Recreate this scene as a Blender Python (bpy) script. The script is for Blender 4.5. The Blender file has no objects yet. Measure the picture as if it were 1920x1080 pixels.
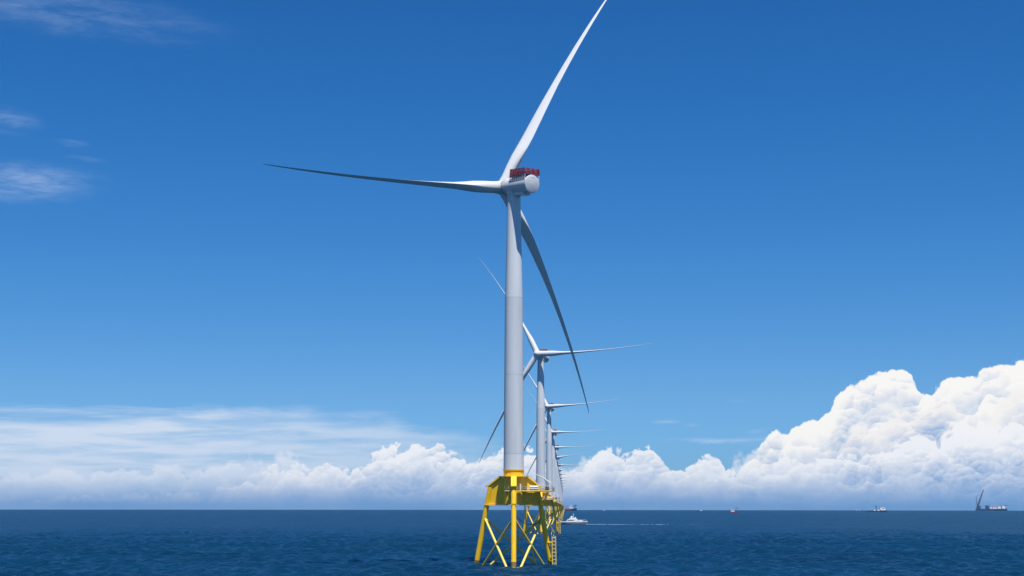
import bpy, math, random
import numpy as np
from mathutils import Vector, Matrix

random.seed(7)
R = math.radians
scene = bpy.context.scene
C = scene.collection

# ------------------------------------------------------------------ camera
CAM_H = 19.1
cam_data = bpy.data.cameras.new('camera')
cam = bpy.data.objects.new('camera', cam_data)
C.objects.link(cam)
cam_data.sensor_width = 36.0
cam_data.lens = 36.0 * 2800.0 / 1920.0
cam_data.clip_start = 1.0
cam_data.clip_end = 90000.0
cam.location = (0, 0, CAM_H)
cam.rotation_euler = (Matrix.Rotation(R(90 + 8.31), 4, 'X') @ Matrix.Rotation(R(0.06), 4, 'Z')).to_euler()
scene.camera = cam

# ------------------------------------------------------------------ sun, view transform
SUN_EL = R(68.0)
SUN_AZ = R(-18.0)            # minus is to the right of straight behind the camera
sun_dir = Vector((-math.sin(SUN_AZ) * math.cos(SUN_EL), -math.cos(SUN_AZ) * math.cos(SUN_EL), math.sin(SUN_EL)))
sun_data = bpy.data.lights.new('sun', 'SUN')
sun_data.energy = 5.0
sun_data.angle = R(0.5)
sun_data.color = (1.0, 0.96, 0.90)
sun = bpy.data.objects.new('sun', sun_data)
C.objects.link(sun)
sun.rotation_euler = sun_dir.to_track_quat('Z', 'Y').to_euler()
sun.location = (-200, -200, 400)
scene.view_settings.view_transform = 'Standard'
scene.view_settings.look = 'None'
scene.view_settings.exposure = 0.58
scene.view_settings.gamma = 1.0
scene.view_settings.use_curve_mapping = False


GAIN = 2.0 ** scene.view_settings.exposure


# ------------------------------------------------------------------ node helper
class NT:
    def __init__(self, tree):
        self.t = tree
        self.n = tree.nodes
        self.l = tree.links

    def new(self, typ, **kw):
        n = self.n.new(typ)
        for k, v in kw.items():
            setattr(n, k, v)
        return n

    def put(self, sock, v):
        if isinstance(v, bpy.types.NodeSocket):
            self.l.new(v, sock)
        else:
            sock.default_value = v

    def m(self, op, a, b=0.0, c=0.0, clamp=False):
        n = self.new('ShaderNodeMath', operation=op, use_clamp=clamp)
        for s, v in zip(n.inputs, (a, b, c)):
            self.put(s, v)
        return n.outputs[0]

    def add(self, a, b): return self.m('ADD', a, b)
    def sub(self, a, b): return self.m('SUBTRACT', a, b)
    def mul(self, a, b): return self.m('MULTIPLY', a, b)

    def xyz(self, x, y, z):
        n = self.new('ShaderNodeCombineXYZ')
        for s, v in zip(n.inputs, (x, y, z)):
            self.put(s, v)
        return n.outputs[0]

    def smooth(self, v, a, b, lo=0.0, hi=1.0):
        n = self.new('ShaderNodeMapRange', interpolation_type='SMOOTHSTEP')
        for s, x in zip(n.inputs, (v, a, b, lo, hi)):
            self.put(s, x)
        return n.outputs[0]

    def noise(self, vec, scale, detail=5.0, rough=0.5, dist=0.0):
        n = self.new('ShaderNodeTexNoise')
        self.put(n.inputs['Vector'], vec)
        n.inputs['Scale'].default_value = scale
        n.inputs['Detail'].default_value = detail
        n.inputs['Roughness'].default_value = rough
        n.inputs['Distortion'].default_value = dist
        return n.outputs[0]

    def voro(self, vec, scale, detail=0.0, rough=0.5, smooth=0.35, lac=2.0):
        n = self.new('ShaderNodeTexVoronoi', feature='SMOOTH_F1' if smooth > 0 else 'F1', voronoi_dimensions='2D')
        n.normalize = True
        self.put(n.inputs['Vector'], vec)
        n.inputs['Scale'].default_value = scale
        n.inputs['Detail'].default_value = detail
        n.inputs['Roughness'].default_value = rough
        n.inputs['Lacunarity'].default_value = lac
        if smooth > 0: n.inputs['Smoothness'].default_value = smooth
        return n.outputs['Distance']

    def ramp(self, fac, stops, interp='LINEAR'):
        n = self.new('ShaderNodeValToRGB')
        n.color_ramp.interpolation = interp
        e = n.color_ramp.elements
        while len(e) > 1:
            e.remove(e[-1])
        for i, (p, c) in enumerate(stops):
            el = e[0] if i == 0 else e.new(p)
            el.position = p
            if not hasattr(c, '__len__'):
                c = (c, c, c)
            el.color = (c[0], c[1], c[2], 1.0)
        self.put(n.inputs[0], fac)
        return n.outputs[0]

    def mix(self, f, a, b, mode='MIX'):
        n = self.new('ShaderNodeMix', data_type='RGBA', blend_type=mode)
        n.clamp_factor = True
        self.put(n.inputs[0], f)
        for s, v in ((n.inputs[6], a), (n.inputs[7], b)):
            if isinstance(v, bpy.types.NodeSocket):
                self.l.new(v, s)
            else:
                s.default_value = (v[0], v[1], v[2], 1.0)
        return n.outputs[2]


def s2l(r, g, b):
    def f(c):
        c /= 255.0
        return c / 12.92 if c <= 0.04045 else ((c + 0.055) / 1.055) ** 2.4
    return (f(r), f(g), f(b))


# ------------------------------------------------------------------ world: sky and far clouds
def sky_dir(x, y):
    """azimuth and elevation in degrees of a direction measured in the photograph"""
    p = R(8.31); dx = (x - 960) / 2800.0; dy = (540 - y) / 2800.0
    d = Vector((dx, math.cos(p) - dy * math.sin(p), math.sin(p) + dy * math.cos(p))).normalized()
    return math.degrees(math.atan2(d.x, d.y)), math.degrees(math.asin(d.z))


def px_az(x): return math.degrees(math.atan((x - 960) / 2800.0 * 1.008))
def px_el(y): return 8.30 + math.degrees(math.atan((540 - y) / 2800.0))


def build_world():
    w = bpy.data.worlds.new('World')
    scene.world = w
    w.use_nodes = True
    T = NT(w.node_tree)
    T.n.clear()
    out = T.new('ShaderNodeOutputWorld')
    bg = T.new('ShaderNodeBackground')
    T.l.new(bg.outputs[0], out.inputs[0])
    bg.inputs[1].default_value = 0.1
    tc = T.new('ShaderNodeTexCoord')
    sep = T.new('ShaderNodeSeparateXYZ')
    T.l.new(tc.outputs['Generated'], sep.inputs[0])
    X, Y, Z = sep.outputs
    deg = 180.0 / math.pi
    az = T.mul(T.m('ARCTAN2', X, Y), deg)
    el = T.mul(T.m('ARCSINE', Z), deg)

    sky = T.new('ShaderNodeTexSky', sky_type='NISHITA')
    sky.sun_disc = False
    sky.sun_elevation = SUN_EL
    # direction of the sun as a compass angle clockwise from +Y
    sky.sun_rotation = math.atan2(sun_dir.x, sun_dir.y)
    sky.altitude = 0
    sky.air_density = 1.0
    sky.dust_density = 0.15
    sky.ozone_density = 2.0
    # clear maritime air: deeper blue with height
    tint = T.ramp(T.m('DIVIDE', el, 90.0, clamp=True), SKY_TINT)
    base = T.mix(1.0, T.mix(1.0, sky.outputs[0], tint, 'MULTIPLY'), (1.3, 1.3, 1.3), 'MULTIPLY')

    # ---------- coordinates in degrees
    P = T.xyz(az, el, 0.0)
    wv = T.new('ShaderNodeTexNoise')
    wv.inputs['Scale'].default_value = 0.75
    wv.inputs['Detail'].default_value = 4.0
    T.l.new(P, wv.inputs['Vector'])
    vs = T.new('ShaderNodeVectorMath', operation='SUBTRACT')
    T.l.new(wv.outputs['Color'], vs.inputs[0])
    vs.inputs[1].default_value = (0.5, 0.5, 0.5)
    vm = T.new('ShaderNodeVectorMath', operation='SCALE')
    T.l.new(vs.outputs[0], vm.inputs[0])
    vm.inputs['Scale'].default_value = 0.9
    va = T.new('ShaderNodeVectorMath', operation='ADD')
    T.l.new(P, va.inputs[0])
    T.l.new(vm.outputs[0], va.inputs[1])
    PW = va.outputs[0]

    def offs(vec, o):
        n = T.new('ShaderNodeVectorMath', operation='ADD')
        T.put(n.inputs[0], vec)
        n.inputs[1].default_value = o
        return n.outputs[0]

    def profile(pts):
        """cloud top elevation over azimuth; pts are (degrees, degrees)"""
        lo, hi = -30.0, 30.0
        st = [((a - lo) / (hi - lo), t / 10.0) for a, t in pts]
        return T.mul(T.ramp(T.m('DIVIDE', T.sub(az, lo), hi - lo, clamp=True), st), 10.0)

    def dome(vec, scale):
        """one layer of round heads: squared distance to the head's middle, and how far up on it a point lies"""
        n = T.new('ShaderNodeTexVoronoi', feature='F1', voronoi_dimensions='2D')
        T.put(n.inputs['Vector'], vec)
        n.inputs['Scale'].default_value = scale
        d = n.outputs['Distance']
        sb = T.new('ShaderNodeVectorMath', operation='SUBTRACT')
        T.put(sb.inputs[0], vec)
        T.l.new(n.outputs['Position'], sb.inputs[1])
        dt = T.new('ShaderNodeVectorMath', operation='DOT_PRODUCT')
        T.l.new(sb.outputs[0], dt.inputs[0])
        dt.inputs[1].default_value = (-0.25 * scale, 0.97 * scale, 0)
        return T.mul(d, d), dt.outputs['Value']

    def cumulus(col_in, pts, scale, seed, edge, puff, lit, shade, relief, alpha=1.0, base_el=0.9, lump=1.0, tone=0.66, soft_k=0.9, fall=-0.25):
        vec = offs(PW, seed)
        a, ua = dome(vec, scale)
        b, ub = dome(offs(vec, (3.1, 7.7, 0)), scale * 2.3)
        c_, uc = dome(offs(vec, (9.3, 2.2, 0)), scale * 5.2)
        h0 = T.sub(1.0, T.add(T.mul(a, 1.1), T.add(T.mul(b, 0.6), T.mul(c_, 0.30))))
        fine2 = T.noise(vec, scale * 5.0, 4.0, 0.62)
        prof = profile(pts)
        broad = T.noise(offs(P, seed), 0.42, 3.0, 0.55)
        big = T.mul(T.sub(broad, 0.5), lump)
        depth = T.add(T.sub(prof, el), T.add(T.mul(T.sub(h0, 0.35), puff), T.add(big, T.mul(T.sub(fine2, 0.5), 0.42))))
        mask = T.smooth(depth, 0.0, edge)
        rel = T.add(T.mul(ua, 0.30), T.add(T.mul(ub, 0.24), T.mul(uc, 0.13)))
        rel = T.mul(T.mul(rel, relief), T.mul(T.smooth(el, 0.4, 2.0, 0.35, 1.0), T.smooth(broad, 0.42, 0.58, 1.1, 0.45)))
        soft = T.add(T.mul(T.sub(broad, 0.5), soft_k), T.mul(T.sub(fine2, 0.5), 0.45))
        up = T.smooth(depth, 0.05, 1.5, 0.14, fall)
        v = T.add(T.add(tone, rel), T.add(soft, up))
        low = T.smooth(el, base_el, base_el + 2.6, -0.20, 0.05)
        v = T.m('ADD', v, low, clamp=True)
        mid = tuple(0.45 * a + 0.55 * b for a, b in zip(shade, lit))
        c = T.ramp(v, [(0.0, shade), (0.40, mid), (0.78, lit), (1.0, lit)])
        return T.mix(T.mul(mask, alpha), col_in, c)

    K = 10.0 / GAIN   # the background strength is 0.1
    def col(r, g, b): return tuple(K * x for x in s2l(r, g, b))
    HZ = col(104, 150, 202)
    cur = base

    # ---------- thin high streaks, left half and a few at the right
    ps = T.xyz(T.mul(az, 0.11), el, 0.0)
    st1 = T.noise(offs(ps, (4.2, 0.3, 1.0)), 1.25, 4.0, 0.62, 0.4)
    ps2 = T.xyz(T.mul(az, 0.22), T.mul(el, 1.0), 0.0)
    st2 = T.noise(offs(ps2, (1.2, 5.3, 4.0)), 2.4, 4.0, 0.6, 0.3)
    # the wide veil at the left: top edge from 4.3 degrees, ragged, ending near azimuth -3
    veil_top = profile([(-30, 4.2)] + prof_px([(0, 756), (400, 745), (560, 748), (640, 768), (740, 772), (800, 800), (930, 822), (1000, 850)]) + [(30, 0.5)])
    vd = T.add(T.sub(veil_top, el), T.mul(T.sub(st1, 0.55), 2.6))
    veil = T.mul(T.smooth(vd, -0.1, 1.1), T.smooth(T.noise(offs(ps, (8, 2, 3)), 2.2, 4.0, 0.6, 0.2), 0.30, 0.62, 0.42, 1.0))
    right_fade = T.smooth(az, px_az(250), px_az(950), 1.0, 0.6)
    cur = T.mix(T.mul(veil, right_fade), cur, col(208, 222, 241))

    fib = T.noise(T.xyz(T.mul(az, 0.7), T.mul(el, 3.0), 0.0), 1.6, 4.0, 0.65, 0.6)

    def wisp(cur, x, y, hw, hh, a, sl=0.0):
        a0, e0 = sky_dir(x, y)
        dx = T.m('DIVIDE', T.sub(az, a0), hw / 48.9)
        ey = T.add(T.sub(el, e0), T.mul(T.sub(az, a0), sl))
        ey = T.add(ey, T.mul(T.sub(st2, 0.5), 0.35))
        dy = T.m('DIVIDE', ey, hh / 48.9)
        d = T.add(T.mul(dx, dx), T.mul(dy, dy))
        m = T.mul(T.m('POWER', T.m('SUBTRACT', 1.0, T.mul(d, 0.6), clamp=True), 2.2), T.mul(T.smooth(st2, 0.3, 0.7, 0.1, 1.0), T.smooth(fib, 0.25, 0.7, 0.5, 1.0)))
        return T.mix(T.mul(m, a), cur, col(196, 216, 244))

    for wv_ in WISPS:
        cur = wisp(cur, *wv_)

    lit = col(250, 250, 250)
    # ---------- far bank behind everything
    cur = cumulus(cur, BANK_FAR, 0.85, (11.0, 3.0, 0), 0.30, 0.8, col(232, 237, 247), col(158, 187, 223), 0.8, 0.68, 0.4, 0.9, 0.74)
    # ---------- the big tower at the right, smooth and very bright, then lower heads in front of it
    cur = cumulus(cur, TOWER_CLOUD, 0.62, (2.0, 9.0, 0), 0.12, 0.55, col(252, 250, 247), col(160, 187, 224), 1.25, 1.0, 0.3, 0.25, 0.72, 1.1)
    cur = cumulus(cur, TOWER_FRONT, 0.70, (7.0, 4.0, 0), 0.26, 1.0, col(249, 246, 243), col(152, 181, 221), 1.3, 0.85, 0.5, 1.2, 0.66, 1.2)
    # ---------- crisp front heads
    cur = cumulus(cur, HEADS, 1.05, (5.0, 1.0, 0), 0.12, 0.66, col(246, 247, 250), col(146, 177, 218), 1.35, 0.93, 0.4, 0.9, 0.70, 1.1)
    # ---------- sea haze over the horizon
    e1 = T.m('MAXIMUM', T.m('DIVIDE', el, 0.62), 0.0)
    hz = T.mul(T.m('POWER', 2.718, T.mul(T.m('POWER', e1, 1.5), -1.0)), T.smooth(T.noise(offs(ps, (0, 0, 7)), 1.5, 2.0), 0.2, 0.8, 0.82, 1.0))
    cur = T.mix(hz, cur, HZ)
    T.l.new(cur, bg.inputs[0])
    return w


SKY_TINT = [(p, tuple(v / GAIN / 1.3 for v in c)) for p, c in [(0.0, (0.2881, 0.5808, 1.17)), (0.0265, (0.2915, 0.616, 1.179)), (0.0468, (0.3006, 0.6135, 1.0869)), (0.0672, (0.2609, 0.5957, 1.0445)), (0.0922, (0.2204, 0.5838, 1.0249)), (0.124, (0.1722, 0.5611, 1.0149)), (0.1691, (0.133, 0.5363, 1.004)), (0.2126, (0.1151, 0.5108, 0.98)), (1.0, (0.08, 0.3564, 0.7644))]]
def prof_px(l, dy=0): return [(sky_dir(x, y + dy)[0], max(sky_dir(x, y + dy)[1], 0.0)) for x, y in l]
WISPS = [(0, 224, 70, 24, 0.42, 0.04), (20, 340, 160, 38, 0.48, -0.03), (110, 18, 300, 44, 0.22, 0.05), (135, 270, 34, 8, 0.25, 0.03), (160, 300, 40, 8, 0.2, 0.03), (1250, 789, 30, 4, 0.4, 0),
         (1300, 796, 14, 4, 0.35, 0), (1375, 752, 28, 4, 0.22, 0), (1418, 809, 22, 6, 0.5, -0.15), (1340, 826, 110, 6, 0.75, 0), (1480, 826, 90, 14, 0.5, 0), (860, 822, 90, 7, 0.4, 0)]
TOWER_FRONT = prof_px([(1380, 960), (1480, 900), (1540, 850), (1600, 820), (1640, 815), (1680, 790), (1720, 770), (1760, 752), (1800, 780), (1830, 800), (1870, 770), (1920, 730), (2100, 740), (2500, 880)])
BANK_FAR = prof_px([(-400, 905), (0, 900), (150, 890), (300, 880), (430, 880), (520, 858), (640, 885), (720, 865), (900, 868), (1000, 862), (1060, 880), (1150, 868), (1250, 876),
                    (1340, 880), (1420, 860), (1500, 830), (1600, 800), (1920, 760), (2300, 860)])
TOWER_CLOUD = prof_px([(1330, 960), (1380, 900), (1415, 850), (1440, 820), (1500, 796), (1558, 772), (1572, 734), (1610, 712), (1650, 692), (1690, 688), (1708, 702), (1722, 728),
                       (1745, 734), (1780, 712), (1830, 694), (1900, 682), (1960, 660), (2100, 640), (2300, 720), (2500, 860)], 6)
HEADS = prof_px([(-400, 945), (200, 940), (380, 925), (440, 905), (510, 878), (640, 872), (690, 862), (720, 838), (770, 836), (820, 828), (855, 845), (885, 868), (940, 845), (1000, 850), (1050, 885),
                 (1095, 868), (1130, 845), (1180, 838), (1222, 836), (1245, 868), (1280, 885), (1305, 862), (1350, 858), (1372, 884), (1440, 868), (1520, 850), (1600, 850), (1700, 830), (1800, 800), (1900, 790), (2300, 880)], 8)
build_world()


# ------------------------------------------------------------------ materials
def principled(name, base, rough=0.5, metal=0.0, spec=0.5, var=0.0, vscale=1.0, stretch=(1, 1, 1), dark=None, bump=0.0, bscale=8.0, coat=0.0):
    m = bpy.data.materials.new(name)
    m.use_nodes = True
    T = NT(m.node_tree)
    b = T.n['Principled BSDF']
    b.inputs['Roughness'].default_value = rough
    b.inputs['Metallic'].default_value = metal
    b.inputs['Specular IOR Level'].default_value = spec
    b.inputs['Coat Weight'].default_value = coat
    b.inputs['Base Color'].default_value = (*base, 1)
    tc = T.new('ShaderNodeTexCoord')
    mp = T.new('ShaderNodeMapping')
    mp.inputs['Scale'].default_value = stretch
    T.l.new(tc.outputs['Object'], mp.inputs[0])
    if var > 0:
        n = T.noise(mp.outputs[0], vscale, 6.0, 0.6)
        f = T.smooth(n, 0.35, 0.75)
        d = dark if dark else tuple(c * (1 - var) for c in base)
        c = T.mix(T.mul(f, var if dark else 1.0), base, d)
        T.l.new(c, b.inputs['Base Color'])
    if bump > 0:
        n = T.noise(tc.outputs['Object'], bscale, 4.0)
        bp = T.new('ShaderNodeBump')
        bp.inputs['Strength'].default_value = bump
        bp.inputs['Distance'].default_value = 0.05
        T.l.new(n, bp.inputs['Height'])
        T.l.new(bp.outputs[0], b.inputs['Normal'])
    return m


M = {}
M['tower'] = principled('tower_paint', (0.555, 0.58, 0.60), 0.42, var=0.12, vscale=0.5, stretch=(1, 1, 0.08))
M['tower_low'] = principled('tower_paint_lower', (0.50, 0.53, 0.555), 0.42, var=0.13, vscale=0.5, stretch=(1, 1, 0.08))
M['blade'] = principled('blade_gelcoat', (0.5355, 0.5483, 0.5567), 0.33, var=0.05, vscale=0.2, stretch=(1, 1, 0.2))
M['nacelle'] = principled('nacelle_paint', (0.51, 0.527, 0.5397), 0.4, var=0.07, vscale=0.8, stretch=(1, 0.3, 1.6))
M['seam'] = principled('joint_seam', (0.16, 0.17, 0.18), 0.6)
M['yellow'] = principled('yellow_paint', (0.82, 0.50, 0.005), 0.42, var=0.35, vscale=1.1, stretch=(1, 1, 0.16), dark=(0.48, 0.24, 0.02))
M['brace'] = principled('pale_yellow_paint', (0.68, 0.51, 0.085), 0.45, var=0.3, vscale=0.6, dark=(0.50, 0.34, 0.08))
M['tide'] = principled('tide_marked_steel', (0.20, 0.15, 0.03), 0.6, var=0.8, vscale=1.6, stretch=(1, 1, 2.5), dark=(0.045, 0.05, 0.02), bump=0.6)
M['galv'] = principled('galvanised_steel', (0.357, 0.357, 0.34), 0.45, metal=0.5, var=0.3, vscale=2.0)
M['grating'] = principled('deck_grating', (0.34, 0.30, 0.22), 0.7, var=0.4, vscale=3.0)
M['white'] = principled('white_paint', (0.68, 0.68, 0.68), 0.35, var=0.06, vscale=0.8)
M['dark'] = principled('dark_fittings', (0.03, 0.035, 0.045), 0.5)
M['red'] = principled('red_mesh_paint', (0.255, 0.0034, 0.0187), 0.5, var=0.3, vscale=3.0)
M['red_hull'] = principled('red_hull_paint', (0.28, 0.035, 0.045), 0.5, var=0.3, vscale=0.2)
M['navy_hull'] = principled('navy_hull_paint', (0.03, 0.05, 0.12), 0.45, var=0.2, vscale=0.2)
M['grey_hull'] = principled('grey_hull_paint', (0.16, 0.18, 0.24), 0.45, var=0.2, vscale=0.3)
M['glass'] = principled('dark_glass', (0.015, 0.02, 0.03), 0.12, spec=0.8)
M['cable'] = principled('black_cable', (0.02, 0.02, 0.02), 0.6)
M['orange'] = principled('orange_paint', (0.6, 0.16, 0.03), 0.5)
M['yellow_crane'] = principled('yellow_crane_paint', (0.45, 0.30, 0.06), 0.5)


# ------------------------------------------------------------------ mesh builder
class MB:
    def __init__(self):
        self.v, self.f, self.s = [], [], []

    def addv(self, pts):
        i = len(self.v)
        self.v += [tuple(p) for p in pts]
        return i

    def face(self, idx, smooth=False):
        self.f.append(tuple(idx)); self.s.append(smooth)

    def box(self, lo, hi, mat=None):
        x0, y0, z0 = lo; x1, y1, z1 = hi
        p = [(x0, y0, z0), (x1, y0, z0), (x1, y1, z0), (x0, y1, z0), (x0, y0, z1), (x1, y0, z1), (x1, y1, z1), (x0, y1, z1)]
        if mat is not None:
            p = [mat @ Vector(q) for q in p]
        i = self.addv(p)
        for f in ((3, 2, 1, 0), (4, 5, 6, 7), (0, 1, 5, 4), (1, 2, 6, 5), (2, 3, 7, 6), (3, 0, 4, 7)):
            self.face([i + k for k in f])
        return self

    def tube(self, a, b, ra, rb=None, n=12, cap=True, smooth=True):
        a = Vector(a); b = Vector(b)
        if rb is None: rb = ra
        d = (b - a).normalized()
        u = d.orthogonal().normalized(); w = d.cross(u)
        i = self.addv([a + ra * (math.cos(t) * u + math.sin(t) * w) for t in [2 * math.pi * k / n for k in range(n)]])
        j = self.addv([b + rb * (math.cos(t) * u + math.sin(t) * w) for t in [2 * math.pi * k / n for k in range(n)]])
        for k in range(n):
            q = (k + 1) % n
            self.face((i + k, i + q, j + q, j + k), smooth)
        if cap:
            self.face([i + k for k in reversed(range(n))]); self.face([j + k for k in range(n)])
        return self

    def path(self, pts, r, n=8):
        for a, b in zip(pts[:-1], pts[1:]):
            self.tube(a, b, r, n=n)
        return self

    def rings(self, rings, close=True, cap=True, smooth=True):
        idx = [self.addv(r) for r in rings]
        n = len(rings[0])
        for i, j in zip(idx[:-1], idx[1:]):
            for k in range(n if close else n - 1):
                q = (k + 1) % n
                self.face((i + k, i + q, j + q, j + k), smooth)
        if cap:
            self.face([idx[0] + k for k in reversed(range(n))]); self.face([idx[-1] + k for k in range(n)])
        return self

    def lathe(self, prof, axis='Z', n=48, origin=(0, 0, 0), smooth=True, cap=True):
        """prof: (radius, height along the axis)"""
        o = Vector(origin)
        rr = []
        for r, h in prof:
            ring = []
            for k in range(n):
                t = 2 * math.pi * k / n
                if axis == 'Z': p = Vector((r * math.cos(t), r * math.sin(t), h))
                else: p = Vector((r * math.sin(t), h, r * math.cos(t)))
                ring.append(o + p)
            rr.append(ring)
        return self.rings(rr, cap=cap, smooth=smooth)

    def prism(self, poly, mat, depth):
        """poly in local XY extruded along local Z by +-depth/2"""
        n = len(poly)
        i = self.addv([mat @ Vector((x, y, -depth / 2)) for x, y in poly])
        j = self.addv([mat @ Vector((x, y, depth / 2)) for x, y in poly])
        for k in range(n):
            q = (k + 1) % n
            self.face((i + k, i + q, j + q, j + k))
        self.face([i + k for k in reversed(range(n))]); self.face([j + k for k in range(n)])
        return self

    def mesh(self, name, mat):
        me = bpy.data.meshes.new(name)
        me.from_pydata(self.v, [], self.f)
        me.polygons.foreach_set('use_smooth', self.s)
        me.materials.append(mat)
        import bmesh
        bm = bmesh.new(); bm.from_mesh(me)
        bmesh.ops.recalc_face_normals(bm, faces=bm.faces[:])
        # keep hard edges hard under smooth shading
        for e in bm.edges:
            if len(e.link_faces) == 2 and e.calc_face_angle(0) > R(38): e.smooth = False
        bm.to_mesh(me); bm.free()
        me.update()
        return me


def link(name, data, parent=None, mat=None):
    o = bpy.data.objects.new(name, data)
    C.objects.link(o)
    if parent is not None: o.parent = parent
    if mat is not None: o.matrix_local = mat
    return o


def tag(o, label, cat, group=None):
    o['label'] = label; o['category'] = cat
    if group: o['group'] = group
    return o


RE = 6.371e6
def sea_z(x, y): return -(x * x + y * y) / (2 * RE)


# ------------------------------------------------------------------ the sea, one curved sheet
def build_sea():
    def axis(fine_lo, fine_hi, step, far, grow=1.09):
        a = list(np.arange(fine_lo, fine_hi, step))
        s = step; x = fine_hi
        while x < far:
            a.append(x); s *= grow; x += s
        a.append(far)
        s = step; x = fine_lo - step
        b = []
        while x > -far:
            b.append(x); s *= grow; x -= s
        b.append(-far)
        return np.array(b[::-1] + a)
    xs = axis(-300, 300, 1.25, 24000.0, 1.045)
    ys = axis(400, 760, 1.1, 24000.0, 1.006)
    Xg, Yg = np.meshgrid(xs, ys)
    Zg = -(Xg ** 2 + Yg ** 2) / (2 * RE)
    rng = np.random.default_rng(3)
    d = np.hypot(Xg, Yg)
    gx = np.gradient(xs)[None, :]; gy = np.gradient(ys)[:, None]
    cell = np.maximum(gx, gy)
    wind = R(205.0)
    W = np.zeros_like(Zg)
    for k in range(46):
        lam = 2.8 * (7.0 ** rng.random()) * (0.8 if k % 2 else 1.0)
        th = wind + rng.normal(0, 0.62)
        amp = 0.014 * lam ** 0.75 * (0.6 + 0.8 * rng.random())
        kx = 2 * math.pi / lam * math.cos(th); ky = 2 * math.pi / lam * math.sin(th)
        ph = rng.random() * 6.283
        fade = np.clip((lam / (2.6 * cell) - 1.0), 0, 1)
        W += amp * fade * np.sin(kx * Xg + ky * Yg + ph)
    W = W + 0.35 * np.abs(W) * np.sign(W) * (W > 0)
    Zg = Zg + W
    ny, nx = Xg.shape
    me = bpy.data.meshes.new('sea')
    me.vertices.add(nx * ny)
    co = np.stack([Xg, Yg, Zg], -1).reshape(-1).astype(np.float32)
    me.vertices.foreach_set('co', co)
    i = (np.arange(ny - 1)[:, None] * nx + np.arange(nx - 1)[None, :]).reshape(-1)
    q = np.stack([i, i + 1, i + nx + 1, i + nx], -1).reshape(-1).astype(np.int32)
    nf = i.size
    me.loops.add(nf * 4); me.loops.foreach_set('vertex_index', q)
    me.polygons.add(nf)
    me.polygons.foreach_set('loop_start', np.arange(0, nf * 4, 4, dtype=np.int32))
    me.polygons.foreach_set('use_smooth', np.ones(nf, dtype=bool))
    me.update(calc_edges=True)
    m = bpy.data.materials.new('sea_water')
    m.use_nodes = True
    T = NT(m.node_tree)
    b = T.n['Principled BSDF']
    tc = T.new('ShaderNodeTexCoord')
    P = tc.outputs['Object']
    patch = T.noise(P, 0.012, 4.0, 0.55)
    c = T.mix(T.smooth(patch, 0.35, 0.7), (0.0009, 0.019, 0.048), (0.0016, 0.026, 0.064))
    mp = T.new('ShaderNodeMapping')
    mp.inputs['Rotation'].default_value = (0, 0, R(10))
    mp.inputs['Scale'].default_value = (0.55, 1.0, 1.0)
    T.l.new(P, mp.inputs[0])
    # slopes of the small waves, as a normal perturbation that also holds far away
    geo = T.new('ShaderNodeNewGeometry')
    acc = geo.outputs['Normal']
    for sc, k in ((0.08, 0.34), (0.34, 0.95), (1.0, 0.8)):
        n = T.new('ShaderNodeTexNoise')
        n.inputs['Scale'].default_value = sc
        n.inputs['Detail'].default_value = 3.0
        T.l.new(mp.outputs[0], n.inputs['Vector'])
        sb = T.new('ShaderNodeVectorMath', operation='SUBTRACT')
        T.l.new(n.outputs['Color'], sb.inputs[0]); sb.inputs[1].default_value = (0.5, 0.5, 0.5)
        ml = T.new('ShaderNodeVectorMath', operation='MULTIPLY')
        T.l.new(sb.outputs[0], ml.inputs[0]); ml.inputs[1].default_value = (k, k, 0.0)
        ad = T.new('ShaderNodeVectorMath', operation='ADD')
        T.l.new(acc, ad.inputs[0]); T.l.new(ml.outputs[0], ad.inputs[1])
        acc = ad.outputs[0]
    nm = T.new('ShaderNodeVectorMath', operation='NORMALIZE')
    T.l.new(acc, nm.inputs[0])
    N = nm.outputs[0]
    T.n.remove(b)
    out = T.n['Material Output']
    # light scattered inside the water, which blurs any shadow that falls on it
    df = T.new('ShaderNodeSubsurfaceScattering', falloff='BURLEY'); T.l.new(c, df.inputs['Color']); T.l.new(N, df.inputs['Normal'])
    df.inputs['Scale'].default_value = 1.0; df.inputs['Radius'].default_value = (8.0, 20.0, 26.0)
    gl = T.new('ShaderNodeBsdfGlossy'); gl.inputs['Roughness'].default_value = 0.25
    gl.inputs['Color'].default_value = (0.5, 0.8, 1, 1); T.l.new(N, gl.inputs['Normal'])
    fr = T.new('ShaderNodeFresnel'); fr.inputs['IOR'].default_value = 1.33; T.l.new(N, fr.inputs['Normal'])
    fac = T.mul(fr.outputs[0], 0.33)
    mx = T.new('ShaderNodeMixShader')
    T.l.new(fac, mx.inputs[0]); T.l.new(df.outputs[0], mx.inputs[1]); T.l.new(gl.outputs[0], mx.inputs[2])
    T.l.new(mx.outputs[0], out.inputs['Surface'])
    me.materials.append(m)
    o = link('sea', me)
    o['kind'] = 'structure'
    o['label'] = 'deep blue choppy sea reaching the horizon'


build_sea()

# ------------------------------------------------------------------ wind turbine meshes (shared between the copies)
MESH = {}
AX_Z = 125.6       # height of the rotor axis over the tower
OVER = 6.5         # hub centre ahead of the tower axis


def leg_r(z): return 14.15 - z * (14.15 - 10.2) / 19.5
LEG_DIR = [Vector((0, -1, 0)), Vector((-math.sin(R(60)), 0.5, 0)), Vector((math.sin(R(60)), 0.5, 0))]
def leg_pt(i, z): return LEG_DIR[i] * leg_r(z) + Vector((0, 0, z))


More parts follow.
